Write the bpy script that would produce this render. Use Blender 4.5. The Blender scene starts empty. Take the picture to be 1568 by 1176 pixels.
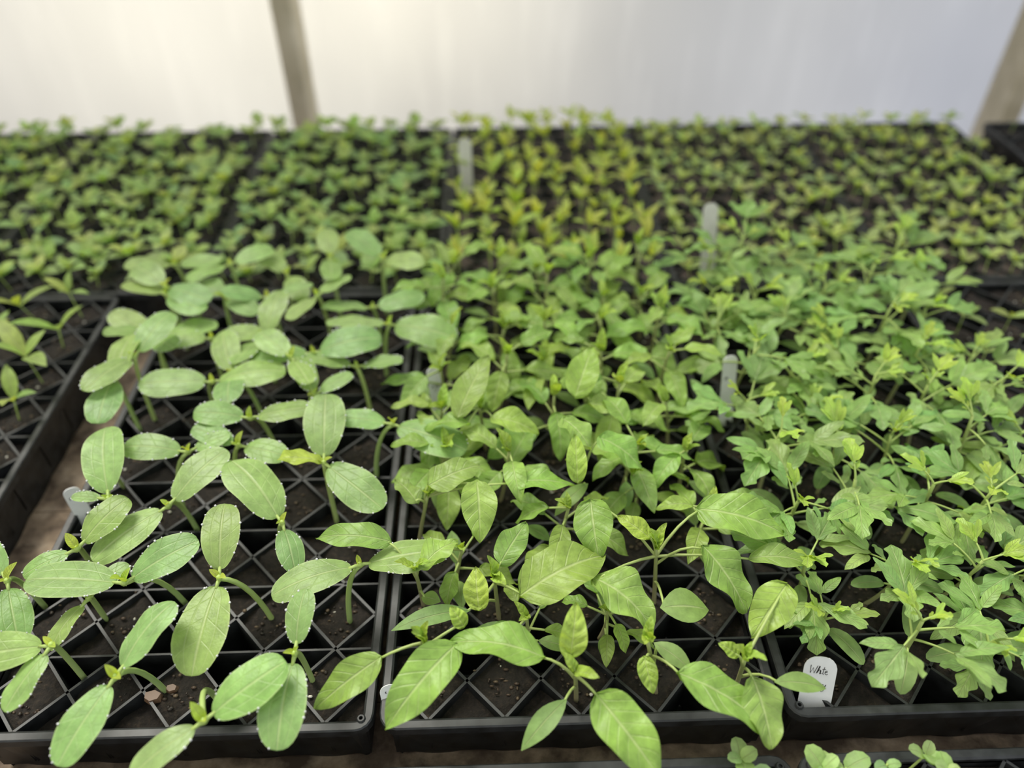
import bpy, math, random
import numpy as np
from mathutils import Vector, noise
R=random.Random(7)
ZT=0.855          # world height of the tray rims
H=0.518           # camera height above the tray rims
coll=bpy.context.scene.collection
V=lambda *a: np.array(a,dtype=float)
UP=V(0,0,1)
def unit(a):
    n=np.linalg.norm(a); return a/n if n>1e-9 else a
def dirv(az,el):
    return V(math.cos(az)*math.cos(el),math.sin(az)*math.cos(el),math.sin(el))

# ---------------------------------------------------------------- node helpers
class N:
    def __init__(s,name):
        s.m=bpy.data.materials.new(name); s.m.use_nodes=True; s.nt=s.m.node_tree; s.nt.nodes.clear()
        s.out=s.nt.nodes.new("ShaderNodeOutputMaterial")
    def n(s,t,**k):
        x=s.nt.nodes.new(t)
        for a,b in k.items(): setattr(x,a,b)
        return x
    def l(s,a,b): s.nt.links.new(a,b)
    def setv(s,sock,v):
        if hasattr(v,'is_linked') or hasattr(v,'links'): s.l(v,sock)
        else: sock.default_value=v
    def math(s,op,a,b=None,c=None,clamp=False):
        x=s.n("ShaderNodeMath",operation=op); x.use_clamp=clamp
        s.setv(x.inputs[0],a)
        if b is not None: s.setv(x.inputs[1],b)
        if c is not None: s.setv(x.inputs[2],c)
        return x.outputs[0]
    def mix(s,f,a,b,blend='MIX'):
        x=s.n("ShaderNodeMix",data_type='RGBA',blend_type=blend)
        s.setv(x.inputs[0],f); s.setv(x.inputs[6],a); s.setv(x.inputs[7],b); return x.outputs[2]
    def noise(s,scale,detail=3,rough=.5,coord='Object',dim=None):
        tc=s.n("ShaderNodeTexCoord"); x=s.n("ShaderNodeTexNoise"); x.inputs['Scale'].default_value=scale
        x.inputs['Detail'].default_value=detail; x.inputs['Roughness'].default_value=rough
        if dim:
            mp=s.n("ShaderNodeMapping"); mp.inputs['Scale'].default_value=dim; s.l(tc.outputs[coord],mp.inputs[0]); s.l(mp.outputs[0],x.inputs['Vector'])
        else: s.l(tc.outputs[coord],x.inputs['Vector'])
        return x.outputs['Fac']
    def ramp(s,f,pts):
        x=s.n("ShaderNodeValToRGB"); e=x.color_ramp.elements
        while len(e)<len(pts): e.new(.5)
        for i,(p,c) in enumerate(pts):
            e[i].position=p; e[i].color=(*c,1) if len(c)==3 else c
        s.setv(x.inputs[0],f); return x.outputs[0]
    def maprange(s,v,a,b,c=0,d=1):
        x=s.n("ShaderNodeMapRange"); s.setv(x.inputs[0],v)
        for i,k in enumerate((a,b,c,d)): x.inputs[i+1].default_value=k
        return x.outputs[0]
    def bump(s,h,st=.3,dist=.001):
        x=s.n("ShaderNodeBump"); x.inputs['Strength'].default_value=st; x.inputs['Distance'].default_value=dist; s.l(h,x.inputs['Height']); return x.outputs[0]

def leaf_mat(name,veins,rough=.42,trans=.32,edge=0.0):
    k=N(name)
    at=k.n("ShaderNodeAttribute",attribute_name="Col"); col=at.outputs['Color']
    tc=k.n("ShaderNodeTexCoord"); sp=k.n("ShaderNodeSeparateXYZ"); k.l(tc.outputs['UV'],sp.inputs[0])
    au=k.math('ABSOLUTE',k.math('MULTIPLY_ADD',sp.outputs[0],2.0,-1.0)); v=sp.outputs[1]
    mid=k.maprange(au,.09,.02)
    if veins=='cot':
        arc=k.math('ABSOLUTE',k.math('SUBTRACT',au,.5)); side=k.math('MULTIPLY',k.maprange(arc,.05,.0),.35)
        f=k.math('ABSOLUTE',k.math('SUBTRACT',k.math('FRACT',k.math('SUBTRACT',k.math('MULTIPLY',v,4.0),k.math('MULTIPLY',au,.9))),.5))
        s2=k.math('MULTIPLY',k.maprange(f,.05,0),.3); side=k.math('MAXIMUM',side,s2)
        mid=k.math('MULTIPLY',mid,.8)
    elif veins=='pin':
        f=k.math('ABSOLUTE',k.math('SUBTRACT',k.math('FRACT',k.math('SUBTRACT',k.math('MULTIPLY',v,7.0),k.math('MULTIPLY',au,1.5))),.5))
        side=k.math('MULTIPLY',k.maprange(f,.09,0),.55)
    else: side=k.math('MULTIPLY',mid,0.3)
    vein=k.math('MAXIMUM',mid,side)
    nz=k.noise(110,4,.6); nv=k.maprange(nz,.3,.7,.78,1.2)
    c1=k.mix(1.0,col,nv,'MULTIPLY')
    hi=k.mix(.55,col,(.78,.85,.45,1))
    c2=k.mix(k.math('MULTIPLY',vein,.65),c1,hi)
    if edge: c2=k.mix(k.math('MULTIPLY',k.maprange(au,.9,1.0),edge),c2,hi)
    pb=k.n("ShaderNodeBsdfPrincipled"); k.l(c2,pb.inputs['Base Color']); pb.inputs['Roughness'].default_value=rough
    pb.inputs['Specular IOR Level'].default_value=.5
    fine=k.noise(600,2); h=k.math('SUBTRACT',k.math('MULTIPLY',fine,.4),vein)
    b=k.bump(h,.8,.0006); k.l(b,pb.inputs['Normal'])
    tr=k.n("ShaderNodeBsdfTranslucent"); k.l(k.mix(1.0,c2,(1.35,1.25,.45,1),'MULTIPLY'),tr.inputs[0])
    ms=k.n("ShaderNodeMixShader"); ms.inputs[0].default_value=trans
    k.l(pb.outputs[0],ms.inputs[1]); k.l(tr.outputs[0],ms.inputs[2]); k.l(ms.outputs[0],k.out.inputs[0])
    return k.m
def simple(name,col,rough=.5,**kw):
    k=N(name); pb=k.n("ShaderNodeBsdfPrincipled"); pb.inputs['Roughness'].default_value=rough
    if col=='attr':
        at=k.n("ShaderNodeAttribute",attribute_name="Col"); k.l(at.outputs['Color'],pb.inputs['Base Color'])
    else:
        nz=k.noise(kw.get('scale',60),4)
        k.l(k.ramp(nz,[(.3,tuple(x*kw.get('lo',.8) for x in col)),(.7,tuple(min(1,x*kw.get('hi',1.15)) for x in col))]),pb.inputs['Base Color'])
        if kw.get('bump'): k.l(k.bump(nz,kw['bump'],kw.get('dist',.001)),pb.inputs['Normal'])
    for a in ('Specular IOR Level','Transmission Weight','IOR'):
        if a in kw: pb.inputs[a].default_value=kw[a]
    k.l(pb.outputs[0],k.out.inputs[0]); return k.m
M={}
M['cot']=leaf_mat("cucumber_leaf",'cot',.40,.3,.45)
M['pin']=leaf_mat("veined_leaf",'pin',.42,.34)
M['sml']=leaf_mat("small_leaf",'none',.5,.42)
M['stem']=simple("green_stem",'attr',.5)
M['drop']=simple("water_droplet",(.98,.99,.99),.04,**{'Transmission Weight':.3,'IOR':1.33})
M['black']=simple("black_tray_plastic",(.013,.014,.015),.45,scale=90,lo=.6,hi=2.4,bump=.15,dist=.0006)

def soil_mat(name,a,b,c):
    k=N(name); n1=k.noise(260,6,.65); n2=k.noise(55,4)
    c1=k.ramp(n1,[(.3,a),(.55,b),(.75,c)]); c2=k.mix(k.maprange(n2,.35,.7,0,.5),c1,(*a,1))
    pb=k.n("ShaderNodeBsdfPrincipled"); k.l(c2,pb.inputs['Base Color']); pb.inputs['Roughness'].default_value=.85
    k.l(k.bump(n1,.9,.003),pb.inputs['Normal']); k.l(pb.outputs[0],k.out.inputs[0]); return k.m
M['soil']=soil_mat("potting_soil",(.007,.005,.004),(.024,.017,.012),(.07,.048,.033))
M['soil2']=soil_mat("dry_potting_soil",(.045,.033,.030),(.12,.088,.078),(.24,.185,.16))

# ---------------------------------------------------------------- mesh builder
class MB:
    def __init__(s,mats): s.v=[];s.f=[];s.mi=[];s.uv=[];s.c=[];s.n=0;s.mats=mats
    def add(s,verts,faces,mat,uv=None,col=(1,1,1)):
        verts=np.asarray(verts); k=len(verts); s.v.append(verts)
        s.uv.append(np.zeros((k,2)) if uv is None else np.asarray(uv))
        cc=np.asarray(col,dtype=float)
        if cc.ndim==1: cc=np.tile(cc,(k,1))
        s.c.append(np.hstack([cc,np.ones((k,1))]))
        n=s.n; mi=s.mats.index(mat)
        for f in faces: s.f.append(tuple(i+n for i in f)); s.mi.append(mi)
        s.n+=k
    def make(s,name,smooth=True,z=ZT,parent=None):
        me=bpy.data.meshes.new(name); vs=np.vstack(s.v)
        me.from_pydata(vs.tolist(),[],s.f)
        for m in s.mats: me.materials.append(M[m])
        me.polygons.foreach_set('material_index',s.mi)
        me.polygons.foreach_set('use_smooth',[smooth]*len(s.f))
        ca=me.color_attributes.new("Col",'FLOAT_COLOR','POINT'); ca.data.foreach_set('color',np.vstack(s.c).ravel())
        ul=me.uv_layers.new(name="UVMap"); li=np.empty(len(me.loops),dtype=np.int32); me.loops.foreach_get('vertex_index',li)
        ul.data.foreach_set('uv',np.vstack(s.uv)[li].ravel())
        me.update(); ob=bpy.data.objects.new(name,me); coll.objects.link(ob)
        if parent is not None: ob.parent=parent
        else: ob.location.z=z
        return ob
_gf={}
def gridf(a,b):
    if (a,b) not in _gf:
        _gf[(a,b)]=[(j*a+i,j*a+i+1,(j+1)*a+i+1,(j+1)*a+i) for j in range(b-1) for i in range(a-1)]
    return _gf[(a,b)]
def profile(kind,v):
    if kind=='cot': return np.sqrt(np.clip(1-(2*v-1)**2,0,1))**.9*(.82+.18*v)*1.03+.015*(v<.02)
    if kind=='round': return np.sqrt(np.clip(1-(2*v-1)**2,0,1))
    if kind=='lance': return np.sin(np.pi*v)**.85*(1.1-.25*v)
    if kind=='ovate': return np.clip((v**.55)*(1-v)**.85/.505,0,1.05)
    if kind=='lobe':
        w=(v**.5)*(1-v)**.85/.50
        return w*(.82+.24*np.cos(2*np.pi*(2.3*v-.82)))
    return v
def leaf(mb,A,B,w,kind,mat,col,arch=.08,roll=0,fold=.15,wave=0.0,quilt=0.0,nu=3,nv=12,ph=0):
    D=B-A; L=np.linalg.norm(D)
    if L<1e-5: return None
    d=D/L; side=np.cross(d,UP)
    side=unit(side) if np.linalg.norm(side)>.15 else V(1,0,0)
    nr=unit(np.cross(side,d)); side=np.cross(d,nr)
    if nr[2]<0: nr=-nr; side=-side
    cr,sr=math.cos(roll),math.sin(roll); side,nr=side*cr+nr*sr, nr*cr-side*sr
    t=np.linspace(0,1,nv+1); v=(1-np.cos(np.pi*t))/2 if kind in('cot','round') else t
    half=np.maximum(profile(kind,v),.0)*w/2+.0002
    u=np.linspace(-1,1,2*nu+1); UU,VV=np.meshgrid(u,v); HH=half[:,None]*np.ones_like(UU)
    X=UU*HH
    Z=fold*(np.sqrt(X**2+(.12*w)**2)-.12*w)+arch*L*4*VV*(1-VV)
    if wave: Z=Z+wave*w*np.sin(VV*11+ph+np.sign(UU)*.9)*UU**2
    if quilt: Z=Z+quilt*w*np.sin(2*np.pi*(5*VV-abs(UU)*1.1)+ph)*(1-abs(UU))*abs(UU)*4*(1-VV*.5)
    Y=VV*L
    if kind=='lobe': Y=Y+.19*L*abs(UU)*np.sin(np.pi*VV)
    P=A+X[...,None]*side+Y[...,None]*d+Z[...,None]*nr
    c=np.asarray(col)
    mb.add(P.reshape(-1,3),gridf(2*nu+1,nv+1),mat,np.stack([(UU+1)/2,VV],-1).reshape(-1,2),c)
    return P
def tube(mb,pts,r0,r1,col,col2=None,sides=6,mat='stem'):
    pts=np.asarray(pts); n=len(pts); vs=[];cs=[]
    col=np.asarray(col); col2=col if col2 is None else np.asarray(col2)
    ref=V(1,.1,0.05)
    for i in range(n):
        d=unit(pts[min(i+1,n-1)]-pts[max(i-1,0)]); a=unit(np.cross(d,ref)); 
        if np.linalg.norm(np.cross(d,ref))<.1: a=unit(np.cross(d,V(0,1,0)))
        b=np.cross(d,a); r=r0+(r1-r0)*i/(n-1)
        for k in range(sides):
            an=2*math.pi*k/sides; vs.append(pts[i]+r*(math.cos(an)*a+math.sin(an)*b)); cs.append(col+(col2-col)*i/(n-1))
    f=[(i*sides+k,i*sides+(k+1)%sides,(i+1)*sides+(k+1)%sides,(i+1)*sides+k) for i in range(n-1) for k in range(sides)]
    f.append(tuple((n-1)*sides+k for k in range(sides)))
    mb.add(vs,f,mat,None,np.array(cs))
def bez(a,b,c,n=7):
    t=np.linspace(0,1,n)[:,None]; return (1-t)**2*a+2*t*(1-t)*b+t*t*c
def _ico():
    g=(1+5**.5)/2; vs=[(-1,g,0),(1,g,0),(-1,-g,0),(1,-g,0),(0,-1,g),(0,1,g),(0,-1,-g),(0,1,-g),(g,0,-1),(g,0,1),(-g,0,-1),(-g,0,1)]
    fs=[(0,11,5),(0,5,1),(0,1,7),(0,7,10),(0,10,11),(1,5,9),(5,11,4),(11,10,2),(10,7,6),(7,1,8),(3,9,4),(3,4,2),(3,2,6),(3,6,8),(3,8,9),(4,9,5),(2,4,11),(6,2,10),(8,6,7),(9,8,1)]
    vs=np.array(vs)/math.sqrt(1+g*g); return vs,fs
IV,IF=_ico()
def blob(mb,p,r,mat,col=(1,1,1)): mb.add(p+IV*np.asarray(r),IF,mat,None,col)
def tint(c,a=.12):
    g=R.uniform(1-a,1+a); return np.array([c[0]*g*R.uniform(1-a,1+a),c[1]*g,c[2]*g*R.uniform(1-a,1+a)])
CUK=(.30,.475,.135); PEP=(.31,.49,.10); TOM=(.29,.47,.13); YNG=(.50,.64,.09); STM=(.38,.50,.14)

# ---------------------------------------------------------------- plants
def cuke_leaf(mb,A,B,near=True,w=None):
    L=np.linalg.norm(B-A); w=w or L*R.uniform(.54,.63)
    P=leaf(mb,A,B,w,'cot','cot',tint(CUK,.12),arch=R.uniform(.03,.11),roll=R.uniform(-.28,.28),fold=R.uniform(-.16,.12),wave=R.uniform(.01,.045),nu=4,nv=16 if near else 10,ph=R.uniform(0,6))
    if near:
        m=P.shape[0]
        for k in range(2,m-1):
            for sd in (0,-1):
                if R.random()<.42:
                    q=P[k,sd]+(P[k-1,sd]-P[k,sd])*R.random(); r=R.uniform(.0004,.0010)
                    blob(mb,q+V(0,0,.0002),r,'drop')
def cucumber(mb,base,node,t1,t2,near=True,true=True):
    ctrl=V(base[0]*.75+node[0]*.25,base[1]*.75+node[1]*.25,node[2]*.85)
    pts=bez(base,ctrl,node-V(0,0,.001),8); tube(mb,pts,.0021,.0018,tint((.38,.50,.18),.06),tint(STM,.05),8)
    for t in (t1,t2):
        d=unit(t-node); a=node+d*.006
        tube(mb,[node-V(0,0,.002),node+d*.003,a+d*.002],.0017,.0011,STM,sides=6); cuke_leaf(mb,a,t,near)
    blob(mb,node,(.0024,.0024,.003),'stem',(.42,.56,.14))
    ax=math.atan2(t1[1]-node[1],t1[0]-node[0])+math.pi/2+R.uniform(-.5,.5)
    for q in range(2):
        a=ax+q*math.pi; L=R.uniform(.006,.011) if not(q==0 and true and R.random()<.2) else R.uniform(.013,.018)
        leaf(mb,node,node+dirv(a,R.uniform(.5,1.2))*L,L*.6,'ovate','pin',tint(YNG,.1),fold=.8,quilt=.06,nu=2,nv=8)
def cuke_rand(mb,x,y,near):
    h=R.uniform(.048,.072); az=R.uniform(0,6.28); ln=R.uniform(0,.016)
    base=V(x,y,-.01); node=base+V(math.cos(az)*ln,math.sin(az)*ln,h+.01); a=R.uniform(0,6.28); L=R.uniform(.048,.062)
    a2=a+math.pi+R.uniform(-.35,.35); e=R.uniform(-.08,.28)
    cucumber(mb,base,node,node+dirv(a,e)*L,node+dirv(a2,e+R.uniform(-.2,.2))*L*R.uniform(.9,1.08),near)

def pep_leaf(mb,A,B,w,k):
    if k=='o': leaf(mb,A,B,w*1.1,'ovate','pin',tint(PEP,.13),arch=R.uniform(.06,.17),roll=R.uniform(-.3,.3),fold=R.uniform(.12,.42),wave=R.uniform(.06,.12),quilt=.045,nu=4,nv=20,ph=R.uniform(0,6))
    elif k=='c': leaf(mb,A,B,w,'lance','sml',tint((.28,.44,.12),.08),arch=.1,fold=.15,nu=2,nv=9)
    else: leaf(mb,A,B,w,'ovate','pin',tint((.42,.60,.10),.08),arch=.1,roll=R.uniform(-.3,.3),fold=.5,wave=.08,quilt=.10,nu=4,nv=20,ph=R.uniform(0,6))
PST=(.32,.38,.13); PST0=(.28,.24,.14)
def pepper_hero(mb,base,top,leaves):
    ctrl=V((base[0]+top[0])/2,(base[1]+top[1])/2,top[2]*.5)
    pts=bez(base,ctrl,top,8); tube(mb,pts,.0018,.0013,PST0,PST,7)
    for A,B,w,k in leaves:
        i=3 if k=='c' else 5+R.randint(0,2); p=pts[i]; 
        if np.linalg.norm(A-p)>.003: tube(mb,bez(p,V(*( (p[:2]+A[:2])/2 ),max(p[2],A[2])+.002),A+unit(B-A)*.003,5),.0012,.0008,PST,STM,6)
        pep_leaf(mb,A,B,w,k)
    for q in range(4):
        a=R.uniform(0,6.28); L=R.uniform(.012,.022); pep_leaf(mb,top,top+dirv(a,R.uniform(.6,1.3))*L,L*.5,'y')
def pepper_rand(mb,x,y,sc=1):
    h=R.uniform(.055,.082)*sc; base=V(x,y,-.01); top=base+V(R.uniform(-.01,.01),R.uniform(-.01,.01),h+.01)
    pts=bez(base,(base+top)/2+V(R.uniform(-.004,.004),R.uniform(-.004,.004),0),top,8); tube(mb,pts,.0018,.0012,PST0,PST,6)
    az=R.uniform(0,6.28)
    for q in range(2):
        a=az+q*math.pi; p=pts[3]; A=p+dirv(a,.3)*.008; tube(mb,[p,A],.0009,.0007,STM,sides=5); pep_leaf(mb,A,A+dirv(a,R.uniform(-.2,.2))*R.uniform(.024,.032),.012,'c')
    n=R.choice([5,5,6])
    for q in range(n):
        a=az+1.2+q*2.4+R.uniform(-.3,.3); p=pts[min(7,4+int(q*3.2/n+.6))]; e=R.uniform(.15,.6); pl=R.uniform(.010,.020)
        A=p+dirv(a,e)*pl; L=R.uniform(.038,.056)*sc*(1-.06*q); e2=e-R.uniform(.3,.9)
        tube(mb,bez(p,p+dirv(a,e)*pl*.5,A+dirv(a,e2)*.002,4),.0011,.0008,PST,STM,5); pep_leaf(mb,A,A+dirv(a,e2)*L,L*R.uniform(.48,.60),'o')
    for q in range(3):
        a=R.uniform(0,6.28); L=R.uniform(.014,.026)*sc; pep_leaf(mb,top,top+dirv(a,R.uniform(.6,1.3))*L,L*.5,'y')
def tom_leaf(mb,A,az,e,L,col,hi=True):
    # pinnate tomato leaf: rachis, a lobed pointed terminal leaflet and one or two pairs of side leaflets
    d0=dirv(az,e); droop=R.uniform(.3,.8); d1=dirv(az,e-droop)
    mid=A+d0*L*.38; end=mid+d1*L*.18
    tube(mb,bez(A,A+d0*L*.25,end,5),.0010,.0006,STM,sides=5)
    nv=20 if hi else 12
    T=L*R.uniform(.60,.72); leaf(mb,end-d1*.002,end+d1*T,T*R.uniform(.54,.70),'lobe','pin',tint(col,.08),arch=.08,fold=R.uniform(.0,.35),wave=.05,quilt=.03,roll=R.uniform(-.3,.3),nu=3,nv=nv,ph=R.uniform(0,6))
    for t,sc in ((.5,.28),(1.0,.54)):
        q=A+(end-A)*t*.92
        if t<1 and R.random()<.45: continue
        for sgn in (1,-1):
            a=az+sgn*R.uniform(.6,1.0); S=L*sc*R.uniform(.85,1.15); b=q+dirv(a,e-.2)*S*.12
            leaf(mb,b,b+dirv(a,e-R.uniform(.1,.6))*S,S*.46,'lobe' if R.random()<.5 else 'ovate','pin',tint(col,.08),arch=.06,fold=.15,wave=.05,roll=R.uniform(-.25,.25),nu=2,nv=nv-6,ph=R.uniform(0,6))
def tomato_rand(mb,x,y,sc=1,hi=True):
    h=R.uniform(.052,.082)*sc; base=V(x,y,-.01); top=base+V(R.uniform(-.012,.012),R.uniform(-.012,.012),h+.01)
    pts=bez(base,(base+top)/2+V(R.uniform(-.005,.005),R.uniform(-.005,.005),0),top,8); tube(mb,pts,.0017,.0013,(.30,.28,.16),STM,6)
    az=R.uniform(0,6.28)
    for q in range(2):
        a=az+q*math.pi+R.uniform(-.2,.2); p=pts[4]; A=p+dirv(a,.4)*.007; tube(mb,[p,A],.0009,.0007,STM,sides=5)
        L=R.uniform(.024,.033); leaf(mb,A,A+dirv(a,R.uniform(-.3,.2))*L,L*.42,'round','sml',tint((.28,.44,.14),.06),arch=.1,nu=2,nv=8)
    n=R.choice([3,4,4,5])
    for q in range(n):
        a=az+1.4+q*2.2+R.uniform(-.3,.3); tom_leaf(mb,pts[min(7,5+q//2)],a,R.uniform(.2,.75),R.uniform(.046,.066)*sc*(1-.06*q),tint(TOM,.10),hi=hi)
    for q in range(2): tom_leaf(mb,top,R.uniform(0,6.28),R.uniform(.8,1.2),R.uniform(.018,.030)*sc,tint((.44,.62,.10),.05),hi=False)
def small(mb,x,y,col,h,L,n,w=.45,e=(.0,.5),ycol=None,kind='lance'):
    base=V(x,y,-.008); top=base+V(R.uniform(-.006,.006),R.uniform(-.006,.006),h); tube(mb,[base,(base+top)/2,top],.0009,.0008,STM,sides=4)
    az=R.uniform(0,6.28); g=R.uniform(.8,1.2)
    for q in range(n):
        a=az+(q%2)*math.pi+(q//2)*1.57+R.uniform(-.3,.3); l=L*g*R.uniform(.75,1.15)*(1 if q<2 else .8); el=R.uniform(*e)+(.3 if q>1 else 0)
        leaf(mb,top-V(0,0,.002*(q<2)),top+dirv(a,el)*l,l*w,kind,'sml',tint(ycol if (ycol is not None and q>1) else col,.15),arch=.1,roll=R.uniform(-.2,.2),fold=.15,nu=1,nv=5)

# ---------------------------------------------------------------- trays
def rrect(x0,y0,x1,y1,r,z,amp=0,nx=5,ny=9):
    pts=[]
    def edge(p,q,n,nrm,cells):
        for i in range(n):
            t=i/n; o=amp*abs(math.sin(math.pi*t*cells)); pts.append((p[0]+(q[0]-p[0])*t-nrm[0]*amp+nrm[0]*o,p[1]+(q[1]-p[1])*t-nrm[1]*amp+nrm[1]*o,z))
    def corner(cx,cy,a0):
        for i in range(4):
            a=a0+math.pi/2*i/4; pts.append((cx+r*math.cos(a),cy+r*math.sin(a),z))
    edge((x0+r,y0),(x1-r,y0),50,(0,-1),nx); corner(x1-r,y0+r,-math.pi/2)
    edge((x1,y0+r),(x1,y1-r),80,(1,0),ny); corner(x1-r,y1-r,0)
    edge((x1-r,y1),(x0+r,y1),50,(0,1),nx); corner(x0+r,y1-r,math.pi/2)
    edge((x0,y1-r),(x0,y0+r),80,(-1,0),ny); corner(x0+r,y0+r,math.pi)
    return pts
def strip(mb,p,q,ht,z0,z1):
    p=V(*p,0);q=V(*q,0); d=q-p
    if np.linalg.norm(d)<.002: return
    d=unit(d); s=V(-d[1],d[0],0)*ht; vs=[]
    for z,k in ((z0,1.35),(z1,1)):
        for a in (p-s*k,p+s*k,q+s*k,q-s*k): vs.append((a[0],a[1],z))
    mb.add(vs,[(4,5,6,7),(0,3,7,4),(1,0,4,5),(2,1,5,6),(3,2,6,7)],'black')
def zn(x,y,zc): return zc+.0035*noise.noise(Vector((x*70,y*70,0)))+.0026*noise.noise(Vector((x*260,y*260,3)))
TH=.058
def tray(x0,y0,x1,y1,nx,ny,soil='soil',res=7,soilz=-.006,fill=.3):
    mb=MB(['black']); r=.012
    prof=[(.007,-.006,0),(.007,-.001,0),(.0055,0,0),(.001,0,0),(0,-.001,0),(0,-.0085,0),(.0025,-.009,0),(.004,-.012,.0025),(.008,-TH,.003)]
    rings=[rrect(x0+o,y0+o,x1-o,y1-o,max(.003,r-o),z,am,nx,ny) for o,z,am in prof]; n=len(rings[0])
    f=[(i*n+k,i*n+(k+1)%n,(i+1)*n+(k+1)%n,(i+1)*n+k) for i in range(len(rings)-1) for k in range(n)]
    mb.add(sum(rings,[]),[tuple(reversed(q)) for q in f],'black')
    ix0,iy0,ix1,iy1=x0+.007,y0+.007,x1-.007,y1-.007; sx=(ix1-ix0)/nx; sy=(iy1-iy0)/ny
    W=lambda u,v:(ix0+u*sx,iy0+v*sy)
    for m in range(-1,nx+ny+1):
        k=m+.5
        a=max(0,k-ny); b=min(nx,k)
        if b>a: strip(mb,W(a,k-a),W(b,k-b),.0010,-.046,-.003)
    for m in range(-ny-1,nx+1):
        k=m+.5
        a=max(0,k); b=min(nx,ny+k)
        if b>a: strip(mb,W(a,a-k),W(b,b-k),.0010,-.046,-.003)
    for i in range(nx+1):
        for j in range(1,ny):
            strip(mb,W(max(0,i-.5),j),W(min(nx,i+.5),j),.0008,-.046,-.004)
    mb.add([(ix0,iy0,-.052),(ix1,iy0,-.052),(ix1,iy1,-.052),(ix0,iy1,-.052)],[(0,1,2,3)],'black')
    mb.add([(a,b,z) for z in (-.052,-.004) for a,b in ((ix0,iy0),(ix1,iy0),(ix1,iy1),(ix0,iy1))],[(0,4,5,1),(1,5,6,2),(2,6,7,3),(3,7,4,0)],'black')
    for cx,cy in ((x0+.008,y0+.008),(x1-.008,y0+.008),(x0+.008,y1-.008),(x1-.008,y1-.008)):
        ring=[]
        for rr,z in ((.0032,0.0002),(.0024,.0016),(.0014,.0016),(.001,-.002)):
            ring+= [(cx+rr*math.cos(k*math.pi/5),cy+rr*math.sin(k*math.pi/5),z) for k in range(10)]
        mb.add(ring,[(i*10+k,i*10+(k+1)%10,(i+1)*10+(k+1)%10,(i+1)*10+k) for i in range(3) for k in range(10)],'black')
    ob=mb.make("seedling_tray",smooth=False)
    sb=MB([soil,'stem','drop']); cells=[]
    for i in range(nx):
        for j in range(ny):
            cx,cy=W(i+.5,j+.5); cells.append((cx,cy)); zc=soilz+R.uniform(-.004,.002)
            g=np.linspace(-1,1,res); a,b=np.meshgrid(g,g); X=cx+(a-b)*.25*sx*.97; Y=cy+(a+b)*.25*sy*.97
            Z=np.array([zn(x,y,zc) for x,y in zip(X.ravel(),Y.ravel())])
            Z=Z-.002*np.maximum(abs(a),abs(b)).ravel()**4
            sb.add(np.stack([X.ravel(),Y.ravel(),Z],-1),gridf(res,res),soil)
            if res>5:
                for q in range(R.randint(16,30)):
                    sp_=.25 if q<18 else .5
                    px,py=cx+R.uniform(-sp_,sp_)*sx,cy+R.uniform(-sp_,sp_)*sy
                    inside=abs(px-cx)/sx+abs(py-cy)/sy<.5
                    if not inside and not(.46<abs(px-cx)/sx+abs(py-cy)/sy<.54): continue
                    cc=R.choice([(.04,.025,.016),(.065,.04,.025),(.02,.014,.010),(.11,.075,.045),(.03,.02,.013)])
                    if R.random()<.03: cc=(.6,.57,.50)
                    blob(sb,V(px,py,zc+.001 if inside else -.0025),(R.uniform(.0006,.0024),R.uniform(.0006,.0018),.0009),'stem',cc)
    # soil that has spilled into the half-cells between the plant cells
    rs=4 if res>5 else 2
    for i in range(nx+1):
        for j in range(ny+1):
            for sg in (1,-1):
                if (j==0 and sg<0) or (j==ny and sg>0) or R.random()>fill: continue
                zc=soilz-.003+R.uniform(-.008,.0); vs=[];fs=[]
                for r_ in range(rs+1):
                    t=r_/rs
                    for c_ in range(rs+1):
                        u_=i+(c_/rs-.5)*(1-t)*.96; u_=min(nx,max(0,u_)); x,y=W(u_,j+sg*(.015+.47*t)); vs.append((x,y,zn(x,y,zc)))
                fs=gridf(rs+1,rs+1) if sg>0 else [tuple(reversed(q)) for q in gridf(rs+1,rs+1)]
                sb.add(vs,fs,soil)
    so=sb.make("potting_soil",parent=ob)
    return ob,cells

XE=[-.365,-.085,.195,.475,.755]
T={}
for k in range(4):
    T[k]=tray(XE[k]+.002,.232,XE[k+1]-.002,.743,5,9,res=8 if k<3 else 6,fill=.42)
T['L']=tray(-.709,.19,-.429,.745,5,10,res=8)
XB=[-.90,-.622,-.342,-.058,.213,.482,.752]
TB=[tray(XB[i]+.0008,.7475,XB[i+1]-.0008,1.195,8,12,soil='soil2' if i>2 else 'soil',res=4,soilz=-.003,fill=.95 if i>2 else .6) for i in range(6)]
TR=tray(.80,.76,1.08,1.19,5,9,soil='soil',res=4)
XF=[-.28,0.0,.28,.56]
TF=[tray(XF[i]+.002-.09,-.22,XF[i+1]-.002-.09,.208,5,8,res=6) for i in range(3)]

wc=MB(['stem']); 
for (x,y,s_) in ((-.243,.262,1),(-.232,.268,.7),(-.21,.30,.5)):
    vs=[];
    for z,k in ((0,1),(.004,.8)):
        for a in range(6):
            an=a*math.pi/3+.4; vs.append((x+math.cos(an)*.008*s_*k*R.uniform(.8,1.1),y+math.sin(an)*.005*s_*k,z*s_-.006))
    wc.add(vs,[tuple(range(6,12))]+[(a,(a+1)%6,6+(a+1)%6,6+a) for a in range(6)],'stem',None,(.15,.085,.05))
wc.make("bark_chips",smooth=False)

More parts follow.
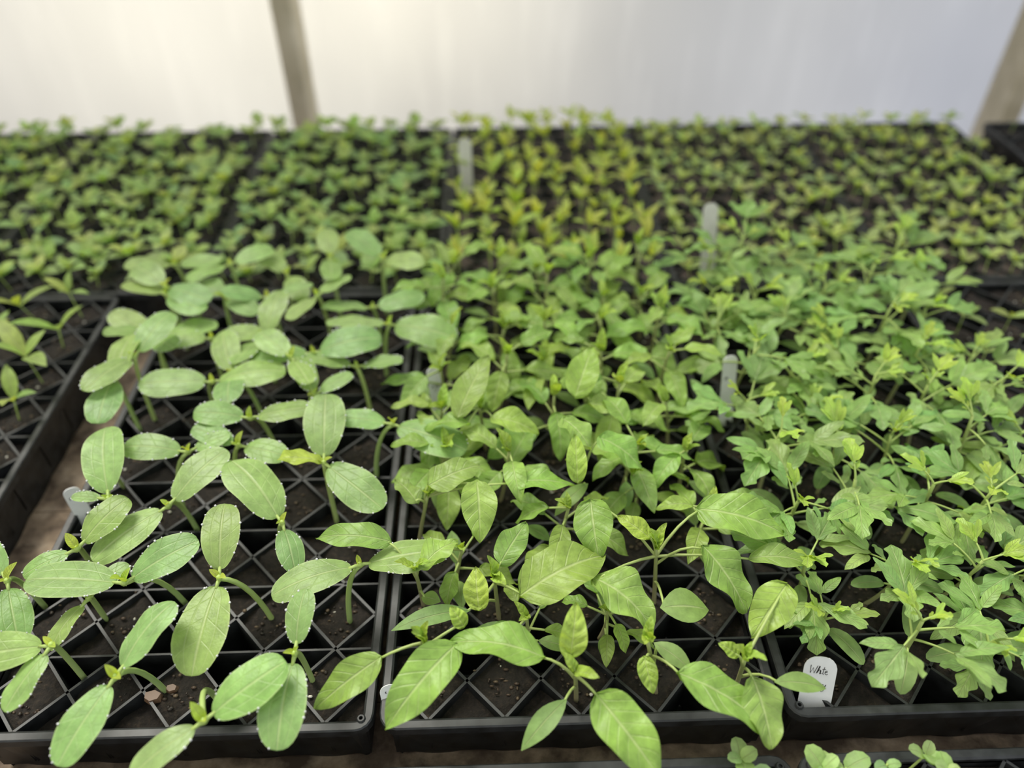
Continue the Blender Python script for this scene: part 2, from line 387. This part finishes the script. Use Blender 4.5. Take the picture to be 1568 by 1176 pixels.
# ---------------------------------------------------------------- cucumber seedlings
CH="""-242,245,58 -214,289,72 -263,196,46 -237,268,-10
-132,257,58 -129,296,72 -135,201,46 -134,272,-10
-179,215,58 -133,245,71 -216,187,50 -200,262,-10
-195,316,58 -199,250,46 -201,371,72 -173,323,-10
-260,314,58 -327,317,61 -213,341,68 -244,340,-10
-291,268,58 -308,229,48 -345,260,57 -299,280,-10
-284,307,52 -299,272,44 -263,331,56 -300,327,-10
-250,382,58 -214,428,70 -294,339,50 -254,411,-10
-160,363,58 -207,415,71 -145,324,51 -171,370,-10
-137,419,62 -143,485,76 -87,376,55 -137,416,-10
-98,324,58 -35,331,63 -157,303,54 -114,320,-10
-211,444,58 -169,430,58 -252,461,63 -225,447,-10
-251,438,58 -304,442,61 -219,452,63 -272,434,-10
-87,465,58 -24,435,55 -132,471,61 -108,463,-10
-253,524,58 -317,521,60 -188,532,62 -272,548,-10
-169,562,58 -226,552,59 -106,576,63 -183,583,-10
-101,604,58 -35,579,57 -163,607,61 -111,601,-10
-298,390,58 -318,454,72 -325,391,61 -332,460,-10
-304,344,58 -276,381,69 -335,324,55 -322,369,-10
-206,470,64 -155,477,68 -254,475,67 -200,493,-10
-159,503,58 -181,547,67 -127,524,64 -173,509,-10
-342,318,58 -319,275,49 -365,345,67 -352,340,-10"""
mm=lambda s_: V(*[float(q)/1000 for q in s_.split(',')])
cb=MB(['cot','pin','stem','drop']); used=[]
for ln in CH.split("\n"):
    n_,a_,b_,g_=[mm(q) for q in ln.split()]; cucumber(cb,g_,n_,a_,b_,True,True); used.append(g_)
tn=V(-.137,.419,.063); leaf(cb,tn,V(-.172,.417,.069),.022,'lobe','pin',YNG,arch=.1,fold=.3,wave=.1,quilt=.05,nu=3,nv=16)
for (x,y) in T[0][1]:
    if y<.5: continue
    if min(math.hypot(x-u[0],y-u[1]) for u in used)<.03: continue
    cuke_rand(cb,x,y,y<.6)
for (x,y) in ((-.335,.60),(-.33,.66),(-.34,.53)): cuke_rand(cb,x,y,False)
cb.make("cucumber_seedlings")

# ---------------------------------------------------------------- pepper seedlings
PH="""53,253,-10 47,238,60 | 44,244,65/49,269,90/22y 29,248,60/-33,260,60/32o 59,226,55/94,179,40/36o 42,230,40/12,203,30/15c
-59,263,-10 -49,261,60 | -27,259,62/-72,214,40/35o -76,255,55/-119,231,35/27o -23,271,60/-32,281,70/14y
110,255,-10 96,258,60 | 112,238,55/169,206,35/38o 94,253,50/98,232,40/16y 102,262,50/125,243,45/14c
166,256,-10 156,243,60 | 161,237,50/166,197,35/31o 176,235,45/210,232,40/14c 154,248,55/142,255,60/12y 195,291,70/166,261,55/31o
0,318,-10 -3,309,60 | -13,283,60/-15,308,75/22y 14,293,60/77,325,60/45o 1,316,65/21,348,70/24o -20,296,40/-74,282,40/15c
120,325,-10 114,330,60 | 69,362,78/72,321,60/33o 109,331,70/87,348,75/18y 145,353,75/209,334,65/38o 145,326,68/171,285,45/36o 65,307,60/104,274,45/40o 112,291,45/147,291,40/28c 178,319,60/226,313,55/22o
-66,386,-10 -53,383,60 | -52,383,72/-12,404,72/30o -15,386,75/-13,342,55/31o 10,386,70/60,386,65/24o -60,377,60/-79,401,60/20o
67,416,-10 68,406,60 | 62,384,70/62,417,90/20y 81,423,80/116,404,60/34o 73,401,50/45,377,40/14c 53,435,90/74,409,80/28o
-9,496,-10 -13,480,60 | -31,453,75/-4,508,95/30o -4,458,70/36,447,60/26o -20,450,70/-59,454,60/20o
89,518,-10 79,490,60 | 67,469,80/85,511,100/31o 78,466,75/112,464,60/24o
-58,331,-10 -58,316,60 | -76,338,65/-132,346,60/24o -53,315,65/-28,336,65/24o -56,314,30/-42,310,30/12c"""
pb_=MB(['pin','sml','stem']); used=[]
for ln in PH.split("\n"):
    a,b=ln.split(" | "); g_,t_=[mm(q) for q in a.split()]; L=[]
    for q in b.split():
        A,B,w=q.split("/"); L.append((mm(A),mm(B),float(w[:-1])/1000,w[-1]))
    pepper_hero(pb_,g_,t_,L); used.append(g_)
for (x,y) in T[1][1]:
    d=min(math.hypot(x-u[0],y-u[1]) for u in used)
    if d<.03 or (y<.45 and d<.036): continue
    if y<.4: continue
    pepper_rand(pb_,x,y,.95)
for (x,y) in ((.045,.36),(.16,.375),(-.035,.43),(.12,.42)): pepper_rand(pb_,x,y,.8)
for (x,y) in ((.02,.285),(.075,.30),(-.035,.345)): pepper_rand(pb_,x,y,.6)
pb_.make("pepper_seedlings")

# ---------------------------------------------------------------- tomato seedlings
tb=MB(['pin','sml','stem'])
for (x,y) in T[2][1]:
    if x<.245 and y<.3: continue
    tomato_rand(tb,x,y,.85 if y<.31 else 1.0,y<.55)
tomato_rand(tb,.232,.292,.7,True)
tb.make("tomato_seedlings")
yb=MB(['sml','stem'])
for (x,y) in T[3][1]:
    if R.random()<.85: small(yb,x,y,(.38,.52,.15),R.uniform(.015,.03),R.uniform(.018,.026),R.choice([3,3,4]),.42)
yb.make("young_seedlings")
lb=MB(['sml','stem'])
for (x,y) in T['L'][1]:
    small(lb,x,y,(.42,.58,.14),R.uniform(.025,.04),R.uniform(.030,.042),R.choice([3,4,4]),.34,e=(.0,.6))
lb.make("young_pepper_seedlings")
for i in range(6):
    gb=MB(['sml','stem'])
    for (x,y) in TB[i][1]:
        if R.random()<.03: continue
        x+=R.uniform(-.005,.005); y+=R.uniform(-.007,.007)
        if i in (0,1): small(gb,x,y,(.35,.51,.18),R.uniform(.016,.030),R.uniform(.022,.029),R.choice([5,6,7]),.6,e=(-.1,.5),ycol=(.46,.61,.18))
        elif i==2: small(gb,x,y,(.32,.48,.17),R.uniform(.017,.030),R.uniform(.021,.028),R.choice([5,6,7]),.6,e=(-.1,.5),ycol=(.42,.58,.17))
        elif i==3:
            t=max(0,min(1,(y-.76)/.13)); ca=tuple(a+(b-a)*t for a,b in zip((.38,.54,.14),(.55,.66,.15)))
            small(gb,x,y,ca,R.uniform(.024,.038),R.uniform(.022,.032),R.choice([5,6]),.42,e=(.1,1.0),ycol=(.58,.70,.15))
        else: small(gb,x,y,(.44,.57,.21),R.uniform(.014,.026),R.uniform(.018,.025),R.choice([4,5,6]),.5,e=(0,.6),ycol=(.54,.67,.20))
    gb.make(["squash_seedlings","squash_seedlings","basil_seedlings","lettuce_seedlings","cabbage_seedlings","cabbage_seedlings"][i])
rb=MB(['sml','stem'])
for (x,y) in TR[1]:
    if R.random()<.3: small(rb,x,y,(.2,.3,.12),.02,.014,3,.4)
rb.make("herb_seedlings")
fb=MB(['sml','stem'])
for (x,y) in ((.150,.194),(.157,.184),(.196,.187),(.207,.192),(.219,.188),(.245,.193),(.264,.197),(.274,.190),(-.12,.187)):
    small(fb,x,y,(.40,.56,.20),R.uniform(.022,.028),R.uniform(.012,.016),R.choice([2,4]),.8,e=(0,.4),kind='round')
for k in range(3):
    for (x,y) in TF[k][1]:
        if y<.15: small(fb,x,y,(.40,.56,.20),R.uniform(.018,.028),R.uniform(.010,.014),R.choice([2,4]),.8,e=(0,.4),kind='round')
fb.make("brassica_seedlings")

# ---------------------------------------------------------------- plant labels
M['label']=simple("white_plastic_label",(.82,.83,.85),.4,scale=120,lo=.96,hi=1.03)
M['label2']=simple("weathered_label",(.70,.70,.62),.5,scale=120,lo=.9,hi=1.05)
M['ink']=simple("black_ink",(.02,.02,.02),.6)
G={'W':([(0,1),(.15,0),(.35,.7),(.55,0),(.75,1)],.8),'h':([(0,0),(.15,1),(.22,.9),(.08,.1),(.2,.5),(.35,.5),(.38,0)],.42),'i':([(0,.45),(.02,0),(.15,.1)],.2),
't':([(.08,.9),(.08,.05),(.2,0)],.12),'-':([(-.2,.6),(.15,.65)],.14),'e':([(0,.25),(.25,.35),(.2,.5),(.05,.4),(.05,.1),(.25,0),(.35,.1)],.36),
'C':([(.5,.9),(.3,1),(.05,.7),(.05,.2),(.3,0),(.55,.15)],.58),'r':([(0,.5),(.05,0),(.08,.4),(.22,.5)],.26),'y':([(0,.5),(.1,.1),(.3,.5),(.2,-.3),(.0,-.45),(-.1,-.3)],.4)}
def write(mb,txt,o,ex,ey,nrm,size):
    x=0
    for ch in txt:
        st,ad=G[ch]; pts=[o+ex*(x+p[0]+.12*p[1])*size+ey*p[1]*size+nrm*.0006 for p in st]
        tube(mb,pts,.00022,.00022,(0,0,0),sides=4,mat='ink'); x+=ad
def label(x,y,w,h,lean,yaw,mat='label',text=None,size=.19):
    mb=MB([mat,'ink']); n=unit(V(math.sin(yaw)*math.cos(lean),-math.cos(yaw)*math.cos(lean),math.sin(lean)))
    ex=V(math.cos(yaw),math.sin(yaw),0); ey=unit(np.cross(n,ex)); 
    o=V(x,y,-.006); r=w*.42; out=[(-w/2*.8,-.012),(w/2*.8,-.012),(w/2,.0)]
    out.append((w/2,h-r)); 
    out+=[(w/2-r+r*math.cos(a),h-r+r*math.sin(a)) for a in np.linspace(.2,math.pi/2,5)]
    out+=[(-w/2+r-r*math.cos(a),h-r+r*math.sin(a)) for a in np.linspace(math.pi/2,.2,5)]
    out+=[(-w/2,h-r),(-w/2,0)]
    k=len(out); vs=[o+ex*a+ey*b+n*.0004 for a,b in out]+[o+ex*a+ey*b-n*.0004 for a,b in out]
    mb.add(vs,[tuple(range(k)),tuple(reversed(range(k,2*k)))]+[(i,k+i,k+(i+1)%k,(i+1)%k) for i in range(k)],mat)
    if text:
        for q,(tx,dx) in enumerate(text): write(mb,tx,o+ex*(-w*.38+dx)+ey*(h*.64-q*h*.30),ex,ey,n,h*size)
    mb.make("plant_label",smooth=False)
label(.2185,.2445,.022,.036,.5,-.18,text=[("Whit-e",.001),("Cherry",0)],size=.17)
label(-.352,.425,.013,.034,.1,.5,text=[("rre",.001)])
label(.222,.522,.014,.070,.3,.1,text=[("rr",.001)],size=.1)
label(-.052,.53,.013,.062,.2,.4,text=[("eyre",.001)],size=.13)
label(-.033,.99,.018,.078,.05,.1,'label2')
label(.256,.757,.018,.095,.3,.15,'label2')
label(-.172,.190,.013,.038,.1,.4)
label(-.076,.252,.012,.016,.5,.3,text=[("e",.002)])

# ---------------------------------------------------------------- bench, floor, wall, posts
def box(mb,x0,y0,z0,x1,y1,z1,mat):
    vs=[(x,y,z) for z in (z0,z1) for x,y in ((x0,y0),(x1,y0),(x1,y1),(x0,y1))]
    mb.add(vs,[(3,2,1,0),(4,5,6,7),(0,1,5,4),(1,2,6,5),(2,3,7,6),(3,0,4,7)],mat)
def wood(name,a,b,c,dim,s2=14):
    k=N(name); n1=k.noise(6,6,.6,dim=dim); n2=k.noise(s2,5,.6)
    col=k.mix(k.maprange(n2,.35,.62),k.ramp(n1,[(.3,a),(.5,b),(.7,c)]),(*a,1)); 
    pb=k.n("ShaderNodeBsdfPrincipled"); k.l(col,pb.inputs['Base Color']); pb.inputs['Roughness'].default_value=.75
    k.l(k.bump(n1,.5,.002),pb.inputs['Normal']); k.l(pb.outputs[0],k.out.inputs[0]); return k.m
M['ply']=wood("weathered_plywood",(.09,.06,.04),(.42,.31,.21),(.56,.44,.32),(4,6,1),32)
M['post']=wood("greenhouse_timber",(.46,.41,.29),(.60,.54,.41),(.70,.64,.50),(8,8,.6))
bb=MB(['ply'])
for i in range(9):
    y0=-.5+i*.195; box(bb,-1.25,y0,ZT-.083,1.35,y0+.194,ZT-TH-.0003,'ply')
for x in (-1.2,0,1.26):
    for y in (-.45,1.12): box(bb,x,y,0,x+.08,y+.08,ZT-.083,'ply')
for y in (-.41,1.2): box(bb,-1.2,y,ZT-.17,1.34,y+.03,ZT-.083,'ply')
bb.make("potting_bench",smooth=False,z=0)
k=N("dirt_floor"); n1=k.noise(9,7,.65); pb=k.n("ShaderNodeBsdfPrincipled"); k.l(k.ramp(n1,[(.3,(.12,.10,.08)),(.7,(.32,.29,.25))]),pb.inputs['Base Color']); pb.inputs['Roughness'].default_value=.9; k.l(k.bump(n1,.6,.01),pb.inputs['Normal']); k.l(pb.outputs[0],k.out.inputs[0]); M['dirt']=k.m
f=MB(['dirt']); box(f,-5,-4,-.05,5,1.75,0,'dirt'); f.make("floor",smooth=False,z=0)
k=N("greenhouse_film"); n1=k.noise(1.6,3,.5,dim=(1,1,.7)); n2=k.noise(5,4,.6,dim=(3,1,.5))
c=k.ramp(n1,[(.3,(.33,.33,.335)),(.7,(.44,.44,.442))]); c=k.mix(k.maprange(n2,.5,.75,0,.2),c,(.60,.60,.60,1))
tr=k.n("ShaderNodeBsdfTranslucent"); df=k.n("ShaderNodeBsdfDiffuse"); k.l(c,tr.inputs[0]); k.l(c,df.inputs[0])
ms=k.n("ShaderNodeMixShader"); ms.inputs[0].default_value=.3; k.l(tr.outputs[0],ms.inputs[1]); k.l(df.outputs[0],ms.inputs[2])
k.l(ms.outputs[0],k.out.inputs[0]); M['film']=k.m
w=MB(['film']); xs=np.linspace(-5,5,160); zs=np.linspace(0.0,2.5,50); XX,ZZ=np.meshgrid(xs,zs)
YY=np.array([1.60+.02*noise.noise(Vector((a*2.2,b*.8,0)))+.006*noise.noise(Vector((a*6,b*1.5,5))) for a,b in zip(XX.ravel(),ZZ.ravel())])
w.add(np.stack([XX.ravel(),YY,ZZ.ravel()],-1),gridf(160,50),'film'); w.make("wall_back",z=0)
for x in (-3.23,-1.80,-.37,1.06,2.49):
    m=MB(['post']); box(m,x-.018,1.49,0,x+.018,1.575,2.45,'post'); o=m.make("greenhouse_post",smooth=False,z=0)
    bv=o.modifiers.new("bevel",'BEVEL'); bv.width=.003; bv.segments=2

# ---------------------------------------------------------------- light
wd=bpy.data.worlds.new("overcast_sky"); bpy.context.scene.world=wd; wd.use_nodes=True; nt=wd.node_tree; nt.nodes.clear()
tc=nt.nodes.new("ShaderNodeTexCoord"); sp=nt.nodes.new("ShaderNodeSeparateXYZ"); mr=nt.nodes.new("ShaderNodeMapRange"); cr=nt.nodes.new("ShaderNodeValToRGB"); bg=nt.nodes.new("ShaderNodeBackground"); ow=nt.nodes.new("ShaderNodeOutputWorld")
nt.links.new(tc.outputs['Generated'],sp.inputs[0]); nt.links.new(sp.outputs[0],mr.inputs[0]); mr.inputs[1].default_value=-1; mr.inputs[2].default_value=1; nt.links.new(mr.outputs[0],cr.inputs[0])
cr.color_ramp.elements[0].color=(1.0,.95,.84,1); cr.color_ramp.elements[1].color=(.84,.91,1.0,1)
nt.links.new(cr.outputs[0],bg.inputs[0]); bg.inputs[1].default_value=.98; nt.links.new(bg.outputs[0],ow.inputs[0])
def aim(o,d): o.rotation_euler=Vector(d).to_track_quat('-Z','Y').to_euler()
sl=bpy.data.lights.new("sun","SUN"); sl.energy=4.0; sl.angle=math.radians(28); sl.color=(1,.965,.86)
so=bpy.data.objects.new("sun",sl); coll.objects.link(so); so.location=(-2,3,5); aim(so,(.35,-.5,-.85))
for nm,loc,e,colr,rad in (("added_film_glow",(-.15,1.95,1.0),10,(1,.90,.64),.1),("added_film_glow",(-.72,1.95,1.0),8,(1,.91,.68),.1),("added_film_glow",(-1.3,2.05,.9),3,(1,.80,.55),.1),("added_film_glow",(1.0,2.2,.75),7.0,(.25,.42,1),.2)):  # unseen lamps added behind the film to tint it warm and blue
    l=bpy.data.lights.new(nm,"POINT"); l.energy=e; l.color=colr; l.shadow_soft_size=rad
    o=bpy.data.objects.new(nm,l); coll.objects.link(o); o.location=loc

cam=bpy.data.cameras.new("camera"); co=bpy.data.objects.new("camera",cam); coll.objects.link(co)
cam.sensor_width=34.6; cam.lens=26; cam.clip_start=.01
co.location=(0,0,ZT+H); co.rotation_euler=(math.radians(90-41.9),0,-.031)
cam.dof.use_dof=True; cam.dof.focus_distance=.54; cam.dof.aperture_fstop=2.4
bpy.context.scene.camera=co
bpy.context.scene.view_settings.view_transform='Standard'
